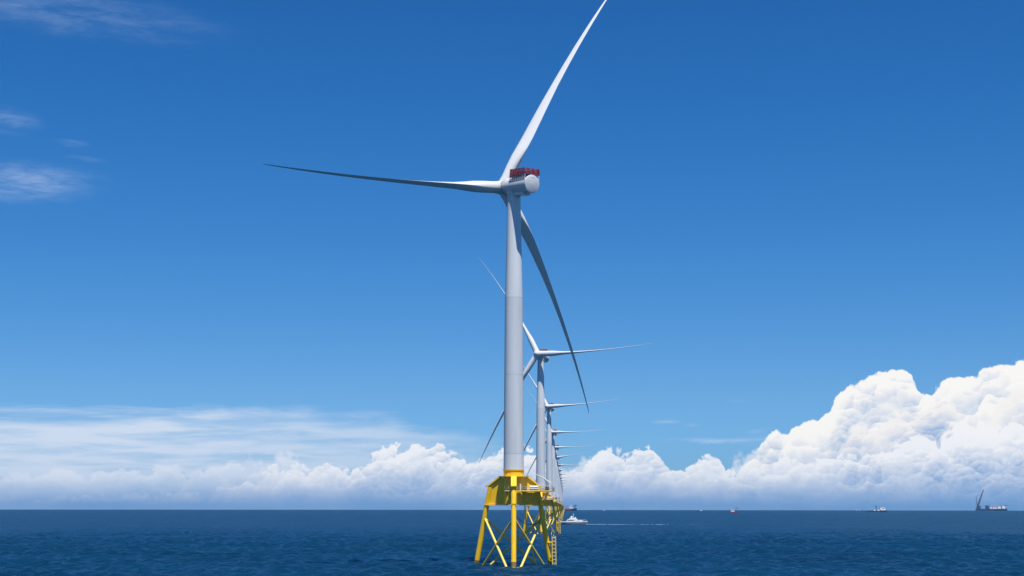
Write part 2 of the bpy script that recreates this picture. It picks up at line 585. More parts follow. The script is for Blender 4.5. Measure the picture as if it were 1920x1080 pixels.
def blade_mesh(flex):
    st = [(2.0, 4.0, 1.0), (5, 4.0, 1.0), (8, 4.15, 0.9), (12, 4.95, 0.64), (16, 5.6, 0.47), (20, 5.65, 0.39), (26, 5.15, 0.33), (34, 4.35, 0.28), (43, 3.35, 0.25),
          (52, 2.75, 0.22), (61, 2.2, 0.20), (69, 1.75, 0.18), (76, 1.32, 0.17), (81, 0.98, 0.16), (84.8, 0.75, 0.15), (86.4, 0.50, 0.14), (87.3, 0.14, 0.14)]
    RR = 87.9
    n = 28
    rings = []
    for r, c, t in st:
        q = r / RR
        tw = R(15.0 * (1 - q) ** 2.2 + 78.0)          # pitched out of the wind, so the bow of the blade lies in the rotor plane
        sweep = flex * q ** 2
        bend = 3.6 * q ** 2
        circ = max(0.0, min(1.0, (t - 0.40) / 0.6))
        ring = []
        for k in range(n):
            a = 2 * math.pi * k / n
            s = 0.5 * (1 - math.cos(a))            # 0 at the nose, 1 at the trailing edge
            yt = 5 * t * (0.2969 * math.sqrt(s) - 0.1260 * s - 0.3516 * s * s + 0.2843 * s ** 3 - 0.1036 * s ** 4)
            xa = (s - 0.33) * c
            ya = -(yt if a < math.pi else -yt) * c
            xc = -0.5 * c * math.cos(a)
            yc = -0.5 * c * math.sin(a)
            x = xa * (1 - circ) + xc * circ
            y = ya * (1 - circ) + yc * circ
            X = x * math.cos(tw) + y * math.sin(tw)
            Yv = -x * math.sin(tw) + y * math.cos(tw)
            ring.append((X + sweep, Yv + bend, r))
        rings.append(ring)
    return MB().rings(rings)


def build_meshes():
    # --- jacket
    for i in range(3):
        mb = MB()
        a = leg_pt(i, -9); b = leg_pt(i, 1.6); c = leg_pt(i, 19.3)
        mb.tube(b, c, 0.84, 0.84, 20)
        MESH['leg%d' % i] = mb.mesh('leg', M['yellow'])
        MESH['tide%d' % i] = MB().tube(a, b, 0.85, 0.85, 20).mesh('splash_zone', M['tide'])
    MESH['braces'] = []
    for i, j in ((0, 1), (1, 0), (0, 2), (2, 0), (1, 2), (2, 1)):
        a = leg_pt(i, 15.4); b = leg_pt(j, -5.0)
        a = a + (b - a).normalized() * 0.4
        MESH['braces'].append(MB().tube(a, b, 0.40, 0.40, 14).mesh('brace', M['brace']))
    # brace stubs on the legs
    # --- transition piece: central can, disc, three arms
    mb = MB().lathe([(3.15, 19.62), (3.15, 28.45)], n=48, cap=False)
    MESH['can'] = mb.mesh('central_column', M['yellow'])
    MESH['ring'] = MB().lathe([(3.3, 28.75), (3.32, 30.6), (3.55, 30.62), (3.55, 30.9), (2.9, 30.92)], n=56).mesh('tower_flange', M['yellow'])
    MESH['disc'] = MB().lathe([(0.5, 28.48), (4.9, 28.48), (4.95, 28.74), (0.5, 28.74)], n=40, smooth=False).mesh('top_plate', M['yellow'])
    MESH['arms'] = []
    for i in range(3):
        e = LEG_DIR[i]; nn = Vector((-e.y, e.x, 0))
        mat = Matrix(((e.x, 0, nn.x, 0), (e.y, 0, nn.y, 0), (0, 1, 0, 0), (0, 0, 0, 1)))  # local x=radial, y=up, z=across
        web = MB().prism([(2.9, 19.66), (9.3, 19.66), (8.9, 25.35), (5.1, 28.4), (2.9, 28.4)], mat, 0.55)
        # stiffeners on the web
        top = MB().prism([(4.8, 28.42), (5.2, 28.74), (9.4, 25.85), (10.3, 25.6), (10.3, 25.35), (9.35, 25.4)], mat, 1.75)
        bot = MB().prism([(2.6, 19.38), (11.05, 19.38), (11.05, 19.62), (2.6, 19.62)], mat, 1.95)
        stub = MB().tube(leg_pt(i, 19.64), leg_pt(i, 25.3) - e * 0.35, 0.90, 0.90, 20)
        MESH['arms'].append((web.mesh('web_plate', M['yellow']), top.mesh('top_flange', M['yellow']), bot.mesh('bottom_flange', M['yellow']), stub.mesh('leg_sleeve', M['yellow'])))
    # --- tower sections
    def tr(z):
        return float(np.interp(z, [31, 58, 87, 105, 123], [3.33, 3.16, 2.95, 2.55, 2.18]))
    MESH['sections'] = []
    for z0, z1, mt in ((30.93, 36.0, 'tower'), (36.0, 62.0, 'tower_low'), (62.0, 87.6, 'tower_low'), (87.6, 122.6, 'tower')):
        zs = list(np.linspace(z0 + 0.03, z1 - 0.03, 9))
        mb = MB().lathe([(tr(z), z) for z in zs], n=72)
        MESH['sections'].append(mb.mesh('tower_section', M[mt]))
    MESH['seams'] = [MB().lathe([(tr(z) - 0.05, z - 0.03), (tr(z) + 0.012, z - 0.03), (tr(z) + 0.012, z + 0.03), (tr(z) - 0.05, z + 0.03)], n=72).mesh('flange_joint', M['galv']) for z in (36.0, 62.0, 87.6)]
    MESH['yaw'] = MB().lathe([(2.18, 122.6), (2.45, 122.62), (2.45, 123.3), (2.3, 123.3)], n=48).mesh('yaw_bearing', M['nacelle'])
    # --- nacelle, local frame: +Y points upwind, origin on the rotor axis over the tower
    MESH['nacelle'] = MB().lathe([(2.5, 3.95), (2.72, 3.6), (2.8, 2.0), (2.88, -2.0), (2.98, -9.2), (2.98, -10.1)], 'Y', 56).mesh('nacelle', M['nacelle'])
    MESH['gen'] = MB().lathe([(2.3, 4.0), (2.62, 4.05), (2.62, 4.55), (2.3, 4.6)], 'Y', 56).mesh('generator_ring', M['nacelle'])
    MESH['joints'] = [MB().lathe([(rr - 0.1, yy - 0.09), (rr + 0.015, yy - 0.09), (rr + 0.015, yy + 0.09), (rr - 0.1, yy + 0.09)], 'Y', 56).mesh('panel_joint', M['seam']) for rr, yy in ((2.62, 4.64), (2.74, 3.62))] + [MB().lathe([(rr - 0.1, yy - 0.03), (rr + 0.012, yy - 0.03), (rr + 0.012, yy + 0.03), (rr - 0.1, yy + 0.03)], 'Y', 56).mesh('panel_joint', M['galv']) for rr, yy in ((2.9, -3.2), (2.95, -6.9))]
    MESH['rear'] = MB().lathe([(3.02, -10.13), (3.04, -10.35), (2.9, -10.62), (1.9, -10.86), (0.2, -10.95)], 'Y', 56).mesh('rear_cover', M['nacelle'])
    MESH['vents'] = [MB().box((-0.75, -10.88, 2.05), (0.75, -10.6, 2.2)).mesh('ventilation_hatch', M['white'])]
    mb = MB().box((-1.5, -7.6, -3.5), (1.5, -2.6, -2.3))
    MESH['belly'] = mb.mesh('service_hatch_box', M['nacelle'])
    MESH['neck'] = MB().lathe([(2.35, -3.1), (2.4, -1.2)], 'Z', 40).mesh('yaw_housing', M['nacelle'])
    # --- hoist platform on the roof: posts, floor, red mesh panels
    MESH['hoist_floor'] = MB().box((-2.95, -10.2, 3.12), (2.95, -1.4, 3.24)).mesh('hoist_platform', M['galv'])
    MESH['post'] = MB().box((-0.09, -0.09, 1.2), (0.09, 0.09, 3.12)).mesh('support_post', M['white'])

    def panel(w, hl, hr, vert=5):
        """framed red mesh panel, local X along, Z up; top level at 5.15, lower edge differs"""
        mb = MB()
        z1 = 5.15
        zl, zr = z1 - hl, z1 - hr
        mb.tube((0, 0, z1), (w, 0, z1), 0.07, n=6); mb.tube((0, 0, zl), (w, 0, zr), 0.07, n=6)
        mb.tube((0, 0, zl), (0, 0, z1), 0.07, n=6)
        k = 7
        for a in range(1, k):
            x = w * a / k
            zb = zl + (zr - zl) * a / k
            mb.box((x - 0.075, -0.03, zb), (x + 0.075, 0.03, z1))
        for a in range(1, 6):
            t = a / 6
            mat = Matrix.Identity(4)
            i0 = zl + hl * t; i1 = zr + hr * t
            mb.tube((0, 0, i0), (w, 0, i1), 0.055, n=4)
        return mb
    def pl(w, hl, hr): return panel(w, hl, hr).mesh('railing_panel', M['red'])
    MESH['panels'] = []
    n = 4
    L = 8.8; Wd = 5.9
    for k in range(n):
        h0 = 1.85 + 0.8 * max(0, (k - 0) / n); h1 = 1.85 + 0.8 * (k + 1) / n
        for sx in (-1, 1):
            mt = Matrix.Translation((sx * 2.95, -10.2 + k * L / n, 0)) @ Matrix.Rotation(R(90), 4, 'Z')
            MESH['panels'].append((pl(L / n, h0, h1), mt))
    for k in range(3):
        MESH['panels'].append((pl(Wd / 3, 1.85, 1.85), Matrix.Translation((-2.95 + k * Wd / 3, -10.2, 0))))
        MESH['panels'].append((pl(Wd / 3, 2.6, 2.6), Matrix.Translation((-2.95 + k * Wd / 3, -1.4, 0))))
    mb = MB().tube((1.6, 1.2, 2.3), (1.6, 1.2, 4.4), 0.05, n=6).tube((1.1, 1.2, 4.2), (2.1, 1.2, 4.2), 0.04, n=6)
    MESH['mast'] = mb.mesh('wind_vane_mast', M['white'])
    # --- hub and blades, local frame centred on the hub
    MESH['hub'] = MB().lathe([(2.45, -1.75), (2.6, -1.2), (2.6, 0.6), (2.45, 1.5), (2.05, 2.3), (1.35, 3.0), (0.6, 3.35), (0.05, 3.42)], 'Y', 48).mesh('hub', M['blade'])
    MESH['collar'] = MB().lathe([(2.2, 1.2), (2.12, 2.5), (2.12, 3.0), (2.05, 3.05)], 'Z', 40).mesh('blade_collar', M['blade'])
    MESH['blade'] = blade_mesh(10.0).mesh('blade', M['blade'])
    MESH['blade_level'] = blade_mesh(5.6).mesh('blade', M['blade'])     # the level blade sags under its own weight, against its bow
    # --- service deck between the front and right legs
    dk = [(-3.0, -5.6), (11.0, -5.6), (12.6, -4.0), (13.4, 4.0), (8.8, 4.4), (3.7, 1.5), (2.9, -2.2), (0.2, -3.9), (-3.0, -3.5)]
    mat = Matrix.Translation((0, 0, 24.15))
    mb = MB().prism(dk, mat, 0.16)
    MESH['deck'] = mb.mesh('service_deck', M['grating'])
    mb = MB()
    for a, b in zip(dk[:5], dk[1:6]):
        A = Vector((a[0], a[1], 23.92)); B = Vector((b[0], b[1], 23.92))
        mb.tube(A, B, 0.14, n=6)
    mb.tube((3, -5.6, 23.9), (3, -3.6, 23.9), 0.12, n=6).tube((8, -5.6, 23.9), (8, 0.4, 23.9), 0.12, n=6)
    MESH['deck_beam'] = mb.mesh('deck_beam', M['brace'])
    MESH['deck_struts'] = [MB().tube(a, b, 0.17, n=10).mesh('deck_strut', M['brace']) for a, b in
                           (((7.2, -5.4, 23.9), (3.8, -2.2, 20.2)), ((11.4, -4.2, 23.9), (9.6, 2.4, 20.4)), ((-2.6, -5.4, 23.9), (-0.6, -3.0, 20.4)))]
    mb = MB()
    loop = dk[:5]
    for a, b in zip([dk[-1]] + loop[:-1], loop):
        A = Vector((a[0], a[1], 24.2)); B = Vector((b[0], b[1], 24.2))
        nseg = max(1, int((B - A).length / 1.4))
        for k in range(nseg + 1):
            p = A.lerp(B, k / nseg)
            mb.tube(p, p + Vector((0, 0, 1.15)), 0.045, n=6)
        for hz in (0.55, 1.15):
            mb.tube(A + Vector((0, 0, hz)), B + Vector((0, 0, hz)), 0.045, n=6)
    MESH['rail'] = mb.mesh('deck_railing', M['galv'])
    tk = []
    for z in (24.62, 25.32):
        tk.append(MB().tube((5.2, -5.0, z), (7.9, -5.0, z), 0.34, n=16).mesh('storage_tank', M['white']))
    MESH['tanks'] = tk
    MESH['cabinet'] = MB().box((2.0, -4.6, 24.25), (2.35, -4.2, 26.3)).mesh('equipment_cabinet', M['white'])
    MESH['gear'] = MB().box((10.2, -4.6, 24.25), (11.6, -3.4, 25.35)).mesh('winch_box', M['dark'])
    # --- davit crane
    MESH['davit'] = MB().tube((11.6, -4.4, 24.25), (11.6, -4.4, 26.9), 0.24, 0.2, 14).mesh('davit_crane', M['white'])
    MESH['boom'] = MB().tube((12.0, -4.4, 26.5), (9.2, -4.6, 28.4), 0.20, 0.17, 10).tube((9.2, -4.6, 28.4), (7.3, -4.8, 29.3), 0.16, 0.09, 10).mesh('boom', M['white'])
    MESH['ram'] = MB().tube((11.5, -4.4, 25.6), (9.9, -4.5, 27.8), 0.09, n=8).mesh('hydraulic_ram', M['galv'])
    MESH['hoist_wire'] = MB().tube((7.35, -4.8, 29.25), (7.35, -4.8, 27.7), 0.03, n=5).tube((7.35, -4.8, 27.7), (7.35, -4.8, 27.3), 0.09, n=6).mesh('hoist_hook', M['dark'])
    # --- boat landing on the right leg
    q = leg_pt(2, 4)
    fx0, fx1, fy = 12.75, 13.9, 4.8
    for nm, x in (('fender0', fx0), ('fender1', fx1)):
        MESH[nm] = MB().tube((x, fy, -2.0), (x - 0.15, fy, 9.3), 0.17, n=12).mesh('fender_tube', M['brace'])
    MESH['rungs'] = [MB().tube((fx0 - 0.02, fy, 0.6 + 1.18 * k), (fx1 - 0.1, fy, 0.6 + 1.18 * k), 0.10, n=8).mesh('rung', M['brace']) for k in range(8)]
    mb = MB()
    for k in range(26):
        mb.tube((13.05, fy + 0.25, 0.3 + 0.36 * k), (13.55, fy + 0.25, 0.3 + 0.36 * k), 0.03, n=5)
    mb.tube((13.05, fy + 0.25, -1), (13.05, fy + 0.25, 11.2), 0.05, n=6).tube((13.55, fy + 0.25, -1), (13.55, fy + 0.25, 9.6), 0.05, n=6)
    MESH['ladder'] = mb.mesh('ladder', M['galv'])
    br = []
    for z in (1.3, 7.3):
        p = leg_pt(2, z)
        br.append(MB().tube(p + Vector((0, -0.5, 0)), (fx0, fy, z), 0.30, 0.24, 12))
        br.append(MB().tube(p + Vector((0, 0.4, 0)), (fx1, fy + 0.3, z), 0.18, 0.16, 10))
    br.append(MB().tube(leg_pt(2, 5.0), (fx0, fy, 7.0), 0.16, n=8)); br.append(MB().tube(leg_pt(2, 3.6), (fx0, fy, 1.6), 0.16, n=8))
    MESH['brackets'] = [m_.mesh('bracket', M['yellow']) for m_ in br]
    MESH['davit_hook'] = MB().path([(12.5, fy, 8.0), (12.45, fy, 10.6), (12.6, fy, 11.1), (13.0, fy, 11.2), (13.15, fy, 10.8)], 0.08).mesh('safety_arch', M['galv'])
    # --- cable protection pipe sagging between the front and right legs
    pts = []
    for k in range(15):
        t = k / 14
        a = leg_pt(0, 17.0).lerp(leg_pt(2, 15.0), t)
        pts.append(a + Vector((0, 0, -3.4 * 4 * t * (1 - t) * 0.8)))
    MESH['cable'] = MB().path(pts, 0.10, 6).mesh('power_cable', M['cable'])
    MESH['jtube'] = MB().path([(3.6, 3.5, 20), (4.4, 4.2, 10), (6.5, 5.0, 3.0), (8.2, 5.4, -2)], 0.22, 10).mesh('cable_pipe', M['yellow'])


build_meshes()

LABELS = []
def turbine(idx, x, y, yaw, blade0, label, group):
    z = sea_z(x, y)
    root = link('wind_turbine', None)
    root.location = (x, y, z)
    tag(root, label, 'wind turbine', group)
    for i in range(3):
        lg = link('leg', MESH['leg%d' % i], root)
        link('splash_zone', MESH['tide%d' % i], lg)
    for b in MESH['braces']:
        link('brace', b, root)
    tp = link('transition_piece', MESH['can'], root)
    link('tower_flange', MESH['ring'], tp); link('top_plate', MESH['disc'], tp)
    for w, t, b, s in MESH['arms']:
        for nm, me in (('web_plate', w), ('top_flange', t), ('bottom_flange', b), ('leg_sleeve', s)):
            link(nm, me, tp)
    for s in MESH['sections']:
        link('tower_section', s, root)
    if idx < 4:
        for s in MESH['seams']:
            link('flange_joint', s, root)
    link('yaw_bearing', MESH['yaw'], root)
    N = Matrix.Translation((0, 0, AX_Z)) @ Matrix.Rotation(yaw, 4, 'Z') @ Matrix.Rotation(R(6), 4, 'X')
    Nu = Matrix.Translation((0, 0, AX_Z)) @ Matrix.Rotation(yaw, 4, 'Z')
    nac = link('nacelle', MESH['nacelle'], root, N)
    for nm, k in (('generator_ring', 'gen'), ('rear_cover', 'rear'), ('service_hatch_box', 'belly'), ('wind_vane_mast', 'mast')):
        link(nm, MESH[k], nac)
    if idx < 3:
        for v_ in MESH['joints']: link('panel_joint', v_, nac)
    for v_ in MESH['vents']: link('ventilation_hatch', v_, nac)
    nk = link('yaw_housing', MESH['neck'], root, Nu)
    hp = link('hoist_platform', MESH['hoist_floor'], root, N)
    hp['label'] = 'hoist platform with red mesh fence on the nacelle roof'
    if idx < 5:
        for k in range(9):
            for sx in (-1, 1):
                link('support_post', MESH['post'], hp, Matrix.Translation((sx * 2.85, -10.1 + k * 1.07, 0)))
    for me, mt in MESH['panels']:
        link('railing_panel', me, hp, mt)
    H = N @ Matrix.Translation((0, OVER, 0))
    hub = link('hub', MESH['hub'], root, H)
    for k in range(3):
        tip = blade0 + k * R(120)
        level = abs(math.sin(tip)) > 0.93
        if idx == 0 and k == 0: tip += R(0.9)
        if level: tip -= R(1.1 if idx == 0 else 0.3)
        Bm = H @ Matrix.Rotation(tip - math.atan((5.6 if level else 10.0) / 87.9), 4, 'Y')
        bl = link('blade', MESH['blade_level' if level else 'blade'], root, Bm)
        link('blade_collar', MESH['collar'], bl)
    dk = link('service_deck', MESH['deck'], root)
    link('deck_beam', MESH['deck_beam'], dk); link('deck_railing', MESH['rail'], dk)
    for s in MESH['deck_struts']: link('deck_strut', s, dk)
    for s in MESH['tanks']: link('storage_tank', s, dk)
    link('equipment_cabinet', MESH['cabinet'], dk); link('winch_box', MESH['gear'], dk)
    dv = link('davit_crane', MESH['davit'], root)
    link('boom', MESH['boom'], dv); link('hydraulic_ram', MESH['ram'], dv); link('hoist_hook', MESH['hoist_wire'], dv)
    bl = link('boat_landing', None, root)
    for s in MESH['brackets']: link('bracket', s, bl)
    link('fender_tube', MESH['fender0'], bl); link('fender_tube', MESH['fender1'], bl)
    for s in MESH['rungs']: link('rung', s, bl)
    link('ladder', MESH['ladder'], bl); link('safety_arch', MESH['davit_hook'], bl)
    link('power_cable', MESH['cable'], root)
    link('cable_pipe', MESH['jtube'], root)
    return root


ORD = ['nearest', 'second', 'third', 'fourth', 'fifth', 'sixth', 'seventh', 'eighth', 'ninth', 'tenth', 'eleventh', 'twelfth', 'thirteenth', 'fourteenth', 'fifteenth', 'sixteenth', 'seventeenth', 'last and farthest']
SP = 563.0
for k in range(18):
    Y = 500.0 + SP * k if k else 492.0
    X = 0.62 + SP * k * 0.0353
    if k == 0:
        lab = 'nearest and largest wind turbine, seen from behind, on its yellow three-legged jacket'
        t = turbine(0, X, Y, R(35.0), R(29.0), lab, 'wind turbines in a receding row')
    else:
        lab = '%s wind turbine from the viewer in the receding row, rotor facing the viewer' % ORD[k]
        da = [0, 0, 2.0, -1.0, -0.5, 7.0, -2.0, 3.0, 1.0, -1.0, 2.0, 0, -2.0, 4.0, 1.0, -1.0, 2.0, 0][k]
        dyaw = [0, 0, 3, 1, -2, 2, -1, 0, 2, -2, 1, 0, 2, -1, 0, 1, 0, -1][k]
        t = turbine(k, X, Y, R(159.0 + dyaw), R(33.0 + da), lab, 'wind turbines in a receding row')


# ------------------------------------------------------------------ ships
def hull_mb(L, B, D, draft=2.0, bow=0.28, sheer=0.25, stern_w=0.85, n=18, flare=0.75):
    """bow at +X; deck height D over water at midships"""
    mb = MB(); rings = []
    for k in range(n + 1):
        t = k / n
        x = -L / 2 + L * t
        w = B / 2 * (stern_w + (1 - stern_w) * min(1, t / 0.3))
        if t > 1 - bow:
            q = (t - (1 - bow)) / bow
            w *= max(0.02, (1 - q ** 2.0))
        dk = D * (1 + sheer * max(0, (t - 0.5) * 2) ** 2)
        wl = w * (flare if t > 0.6 else 0.92)
        rings.append([(x, -w, dk), (x, -w * 0.98, dk * 0.45), (x - (0.02 * L * max(0, t - 0.7) / 0.3), -wl, 0.2), (x - (0.05 * L * max(0, t - 0.7) / 0.3), -wl * 0.6, -draft),
                      (x - (0.05 * L * max(0, t - 0.7) / 0.3), wl * 0.6, -draft), (x - (0.02 * L * max(0, t - 0.7) / 0.3), wl, 0.2), (x, w * 0.98, dk * 0.45), (x, w, dk)])
    return mb.rings(rings, smooth=False)


def ship_root(name, x, y, heading, label, cat='ship', group=None):
    o = link(name, None)
    o.location = (x, y, sea_z(x, y)); o.rotation_euler = (0, 0, heading)
    return tag(o, label, cat, group)


def part(name, mb, mat, parent, label=None):
    o = link(name, mb.mesh(name, M[mat]), parent)
    if label: o['label'] = label
    return o


def house(x0, x1, w, z0, z1, rake=0.8, back=0.2):
    """deckhouse with raked front"""
    mb = MB()
    mb.prism([(x0 + back, z1), (x0, z0), (x1, z0), (x1 - rake, z1)], Matrix.Rotation(R(90), 4, 'X'), w)
    return mb


# crew boat, bow to the left
cy = 1620.0
cx = (1073 - 960) / 2800.0 * cy * 0.9895
o = ship_root('crew_boat', cx, cy, R(180 + 4), 'white crew boat passing right of the turbine row, trailing a white wake', 'boat')
part('hull', hull_mb(33, 7.6, 2.5, 1.2, 0.35, 0.35), 'grey_hull', o)
part('bulwark', MB().box((-16.2, -3.75, 2.52), (13.5, -3.6, 3.2)).box((-16.2, 3.6, 2.52), (13.5, 3.75, 3.2)).box((-16.4, -3.75, 2.0), (-16.2, 3.75, 3.2)), 'white', o)
wh = part('wheelhouse', house(-6.0, 6.8, 6.2, 2.52, 5.7, 2.6, 0.5), 'white', o)
part('window_band', MB().prism([(-1.6, 3.9), (-1.6, 4.8), (4.6, 4.8), (5.7, 3.9)], Matrix.Rotation(R(90), 4, 'X'), 6.26), 'glass', wh)
part('upper_deck', house(-4.6, 3.2, 5.2, 5.72, 6.9, 1.0, 0.4), 'white', o)
part('roof_dome', MB().lathe([(0.1, 6.92), (0.95, 7.0), (1.15, 7.7), (0.8, 8.5), (0.05, 8.8)], n=18, origin=(0.6, 0, 0)), 'white', o)
part('mast', MB().tube((-1.4, 0, 6.9), (-1.4, 0, 11.6), 0.28, 0.1, 8).tube((-1.4, -1.2, 9.2), (-1.4, 1.2, 9.2), 0.08, n=6).box((-2.0, -0.3, 8.6), (-0.9, 0.3, 8.85)), 'white', o)
part('radar_dome', MB().lathe([(0.1, 6.92), (0.6, 7.0), (0.6, 7.5), (0.05, 7.8)], n=14, origin=(-3.4, 0, 0)), 'white', o)
part('aft_deckhouse', house(-11.8, -6.2, 5.6, 2.52, 4.8, 0.2, 1.2), 'white', o)
part('cargo_rail', MB().tube((-15.8, -3.4, 2.5), (-15.8, -3.4, 4.4), 0.12, n=6).tube((-12.8, -3.4, 2.5), (-12.8, -3.4, 5.0), 0.12, n=6).tube((-15.8, -3.4, 4.4), (-12.8, -3.4, 5.0), 0.1, n=6), 'white', o)
part('bow_fender', MB().box((-16.75, -3.4, 0.3), (-16.42, 3.4, 2.1)), 'dark', o)

# supply ship with a helicopter deck, behind the row
sy = 8100.0
sx = (1064 - 960) / 2800.0 * sy * 0.9895
o = ship_root('supply_ship', sx, sy, R(-12), 'red and navy supply ship with helicopter deck over its bow, beyond the crew boat', 'ship')
part('hull', hull_mb(104, 22, 11, 5, 0.25, 0.30), 'navy_hull', o)
part('red_topsides', MB().box((-52.2, -11.2, 3.0), (20, -11.02, 10.9)).box((-52.2, 11.02, 3.0), (20, 11.2, 10.9)).box((-52.4, -11.2, 3.0), (-52.2, 11.2, 10.9)), 'red_hull', o)
part('bridge', house(14, 36, 19, 11.05, 24, 6, 2), 'white', o)
part('window_band', MB().prism([(20, 19.5), (20, 21.6), (33.6, 21.6), (34.4, 19.5)], Matrix.Rotation(R(90), 4, 'X'), 19.2), 'glass', o)
part('helideck', MB().lathe([(0.5, 28.6), (15.0, 28.6), (15.4, 29.6), (0.5, 29.6)], n=8, origin=(45, 0, 0), smooth=False), 'navy_hull', o)
part('helideck_support', MB().tube((34, -6, 22), (46, -8, 28.6), 0.8, n=6).tube((34, 6, 22), (46, 8, 28.6), 0.8, n=6).tube((40, -5, 13), (48, -6, 28.6), 0.8, n=6).tube((40, 5, 13), (48, 6, 28.6), 0.8, n=6), 'navy_hull', o)
part('mast', MB().tube((20, 0, 24), (20, 0, 36), 0.8, 0.4, 8), 'white', o)
part('deck_crane', MB().tube((-8, -5, 11), (-8, -5, 22), 1.3, n=8).tube((-8, -5, 22), (10, -4, 29), 0.8, n=6), 'red_hull', o)
part('deck_cargo', MB().box((-40, -7, 11.05), (-16, 7, 15)).box((-12, 0, 11.05), (4, 7, 14)), 'white', o)

# small vessel with raised helideck
y0 = 5000.0
x0 = (1376 - 960) / 2800.0 * y0 * 0.9895
o = ship_root('offshore_vessel', x0, y0, R(-20), 'small white and red vessel with dark raised deck, nearer the middle of the horizon', 'ship')
part('hull', hull_mb(27, 7.5, 3.2, 2, 0.3, 0.3), 'red_hull', o)
part('deckhouse', house(-9, 3, 6, 3.25, 8.5, 1.5, 0.5), 'white', o)
part('window_band', MB().prism([(-5, 6.4), (-5, 7.4), (1.9, 7.4), (2.1, 6.4)], Matrix.Rotation(R(90), 4, 'X'), 6.1), 'glass', o)
part('mast', MB().tube((-3, 0, 8.5), (-3, 0, 15), 0.35, 0.15, 6), 'white', o)
part('raised_deck', MB().lathe([(0.3, 15.2), (6.6, 15.2), (6.8, 16.4), (0.3, 16.4)], n=8, origin=(11, 0, 0), smooth=False), 'navy_hull', o)
part('deck_legs', MB().tube((6, -2, 3.2), (10, -3, 15.2), 0.28, n=6).tube((6, 2, 3.2), (10, 3, 15.2), 0.28, n=6), 'navy_hull', o)

# low dark supply vessel with white bridge forward (right)
y0 = 6500.0
x0 = (1644 - 960) / 2800.0 * y0 * 0.9895
o = ship_root('supply_vessel', x0, y0, R(3), 'low dark supply vessel with white domed bridge near the right of the horizon', 'ship')
part('hull', hull_mb(88, 17, 4.4, 3, 0.22, 0.9), 'navy_hull', o)
part('bridge', MB().rings([[(14 + 0.0, -7.5, 6.6), (38, -6, 6.6), (38, 6, 6.6), (14, 7.5, 6.6)], [(15, -7.5, 13), (36.5, -6, 13), (36.5, 6, 13), (15, 7.5, 13)], [(18.5, -6.5, 17.5), (32.5, -5, 17.5), (32.5, 5, 17.5), (18.5, 6.5, 17.5)]], smooth=False), 'white', o)
part('window_band', MB().box((20, -7.2, 13.6), (33, -7.0, 15.4)), 'glass', o)
part('forecastle', MB().box((12, -8, 4.4), (38, 8, 6.55)), 'navy_hull', o)
part('mast', MB().tube((14, 0, 7), (14, 0, 27), 0.9, 0.4, 8), 'dark', o)
part('deck_crane', MB().tube((-2, 0, 4.4), (-2, 0, 22), 1.0, 0.8, 8).box((-4.5, -1.5, 18), (0.5, 1.5, 24)), 'dark', o)
part('deck_cargo', MB().box((-14, -5, 4.4), (-6, 5, 8.5)).box((2, -6, 4.4), (11, 6, 9.5)), 'white', o)

# heavy crane vessel on the horizon
y0 = 11000.0
x0 = (1860 - 960) / 2800.0 * y0 * 0.9895
o = ship_root('crane_vessel', x0, y0, R(0), 'heavy crane vessel with tall leaning lattice boom at the far right horizon', 'ship')
part('hull', hull_mb(226, 44, 14, 6, 0.12, 0.15, 0.95), 'navy_hull', o)
cr = part('crane_house', MB().box((-108, -12, 14), (-84, 12, 34)).tube((-98, 0, 34), (-98, 0, 46), 8, 6, 12), 'navy_hull', o)
mb = MB()
A = Vector((-100, 0, 36)); Bp = Vector((-56, 0, 152))
ux = Vector((0.93, 0, -0.36))
for sx in (-1, 1):
    for syy in (-1, 1):
        mb.tube(A + ux * 4.6 * sx + Vector((0, 5 * syy, 0)), Bp + ux * 2.2 * sx + Vector((0, 2 * syy, 0)), 1.25, 1.0, 6)
for k in range(14):
    t0, t1 = k / 14, (k + 1) / 14
    for syy in (-1, 1):
        w0, w1 = 4.6 - 2.4 * t0, 4.6 - 2.4 * t1
        mb.tube(A.lerp(Bp, t0) - ux * w0 + Vector((0, syy * 4, 0)), A.lerp(Bp, t1) + ux * w1 + Vector((0, syy * 4, 0)), 0.9, n=5)
part('boom', mb, 'navy_hull', o)
part('backstay_mast', MB().tube((-106, 0, 40), (-110, 0, 104), 1.5, 1.2, 6).tube((-110, 0, 104), (-82, 0, 116), 0.8, n=5).tube((-110, 0, 104), (-114, 0, 40), 0.8, n=5), 'navy_hull', o)
part('accommodation', MB().box((40, -14, 14), (62, 14, 30)).box((-18, -12, 14), (-2, 12, 24)).box((2, -10, 14), (36, 10, 22)), 'white', o)
part('deck_block', MB().box((-44, -12, 14), (-26, 12, 38)).box((-30, -6, 14), (-24, 6, 30)), 'navy_hull', o)
part('deck_masts', MB().tube((-16, 0, 14), (-18, 0, 60), 1.3, 0.7, 6).tube((-12, 0, 14), (-20, 0, 40), 1.3, 0.7, 6).tube((66, 0, 14), (64, 0, 46), 1.6, 0.8, 6), 'navy_hull', o)
part('helideck', MB().lathe([(1, 36), (13, 36), (13, 40), (1, 40)], n=8, origin=(100, 0, 0), smooth=False).tube((92, 0, 14), (98, 0, 36), 1.6, n=6), 'navy_hull', o)
part('bridge', MB().box((70, -16, 14), (92, 16, 34)), 'white', o)
part('deck_crane', MB().tube((22, 8, 14), (22, 8, 38), 2.0, n=8).tube((22, 8, 38), (46, 8, 42), 1.2, n=6), 'orange', o)

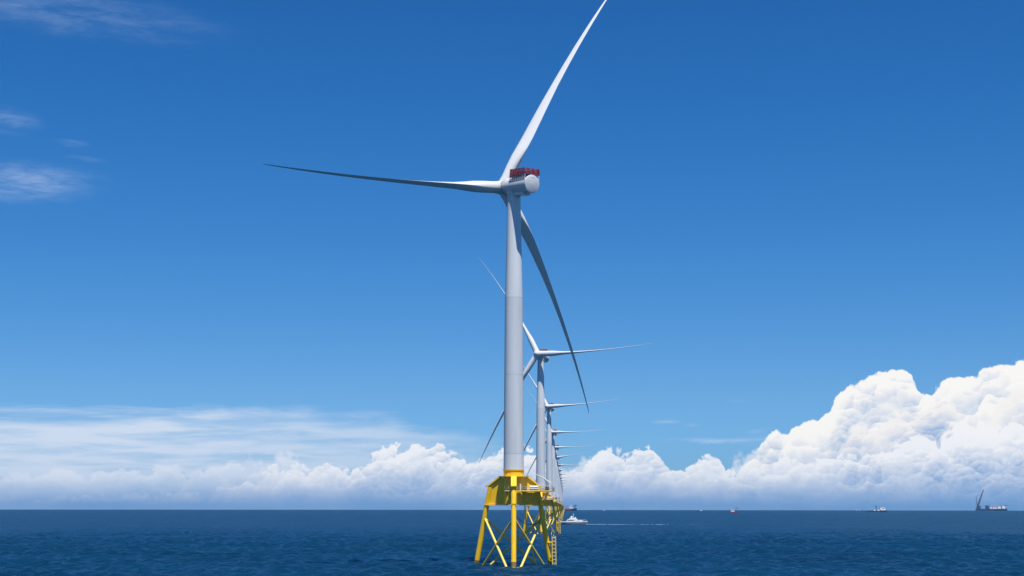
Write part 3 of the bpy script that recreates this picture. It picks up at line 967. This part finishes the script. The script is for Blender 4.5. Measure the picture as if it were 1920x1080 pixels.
# specks on the horizon
def small_boat(px, Y, s, label, body='white'):
    X = (px - 960) / 2800.0 * Y * 0.9895
    o = ship_root('distant_boat', X, Y, R(25), label, 'boat')
    part('hull', hull_mb(20 * s, 6 * s, 2.2 * s, 1, 0.3, 0.3, n=8), body, o)
    part('cabin', house(-5 * s, 3 * s, 4.6 * s, 2.2 * s, 6.5 * s, 1, 0.4), 'white', o)
    part('mast', MB().tube((-1 * s, 0, 6.5 * s), (-1 * s, 0, 11 * s), 0.4 * s, 0.2 * s, 5), 'white', o)
small_boat(1315, 8200, 0.75, 'tiny white boat on the horizon left of the small red vessel')
small_boat(1133, 9000, 0.6, 'tiny pale boat on the horizon just right of the crew boat')
small_boat(1606, 9500, 1.0, 'tiny dark boat on the horizon, the left of the pair by the supply vessel', 'navy_hull')
small_boat(1611, 9600, 0.9, 'tiny dark boat on the horizon, the right of the pair by the supply vessel', 'navy_hull')


# ------------------------------------------------------------------ foam: the wake and the collars round the legs
def foam_material():
    m = bpy.data.materials.new('sea_foam')
    m.use_nodes = True
    T = NT(m.node_tree)
    b = T.n['Principled BSDF']
    b.inputs['Base Color'].default_value = (0.20, 0.31, 0.40, 1)
    b.inputs['Roughness'].default_value = 0.7
    return m
M['foam'] = foam_material()


def foam_flecks(name, gen, n, label, seed):
    """many small ragged flecks of foam lying on the water, one mesh"""
    rnd = random.Random(seed)
    mb = MB()
    for _ in range(n):
        x, y, s = gen(rnd)
        k = rnd.randint(5, 8)
        a0 = rnd.random() * 6.28
        z = sea_z(x, y) + 0.22
        i = mb.addv([(x, y, z + 0.10 * s)] + [(x + s * 1.5 * rnd.uniform(0.5, 1.2) * math.cos(a0 + 6.283 * q / k), y + s * rnd.uniform(0.5, 1.2) * math.sin(a0 + 6.283 * q / k), z - 0.18) for q in range(k)])
        for q in range(k):
            mb.face((i, i + 1 + q, i + 1 + (q + 1) % k))
    o = link(name, mb.mesh(name, M['foam']))
    o['kind'] = 'stuff'; o['label'] = label
    return o


def wake_gen(rnd):
    while True:
        t = rnd.random() ** 1.2
        x = cx + 15 + t * 118
        keep = 0.8 * max(0.0, 1.0 - 1.3 * t) ** 2 + 0.04 + 0.5 * max(0.0, math.sin(x * 0.21) * math.sin(x * 0.083 + 1.0) - 0.15) * (0.4 + t)
        if rnd.random() < keep: break
    return x, cy - 1.2 - 0.055 * (x - cx) + rnd.gauss(0, 1.2 + 4.0 * t), rnd.uniform(0.25, 0.6)
foam_flecks('wake', wake_gen, 230, 'thin white wake trailing to the right behind the crew boat', 5)


def leg_foam(rnd):
    i = rnd.randrange(3)
    p = LEG_DIR[i] * 14.15
    a = rnd.random() * 6.283
    r = 0.9 + abs(rnd.gauss(0, 0.55))
    return p.x + 0.62 + r * math.cos(a) * 1.3, p.y + 492 + r * math.sin(a), rnd.uniform(0.05, 0.16)
foam_flecks('foam', leg_foam, 110, 'small patches of foam round the legs of the nearest turbine', 9)


# ------------------------------------------------------------------ sea air between the viewer and the far things
def build_haze():
    mb = MB().box((-24500, -24500, -100), (24500, 24500, 260))
    m = bpy.data.materials.new('sea_haze')
    m.use_nodes = True
    T = NT(m.node_tree)
    T.n.clear()
    out = T.new('ShaderNodeOutputMaterial')
    v = T.new('ShaderNodeVolumePrincipled')
    v.inputs['Color'].default_value = (0.30, 0.62, 1.0, 1)
    v.inputs['Density'].default_value = 1.4e-5
    v.inputs['Anisotropy'].default_value = 0.2
    T.l.new(v.outputs[0], out.inputs['Volume'])
    o = link('haze', mb.mesh('haze', m))
    o['kind'] = 'stuff'
    o['label'] = 'thin bluish sea haze over the water'


build_haze()
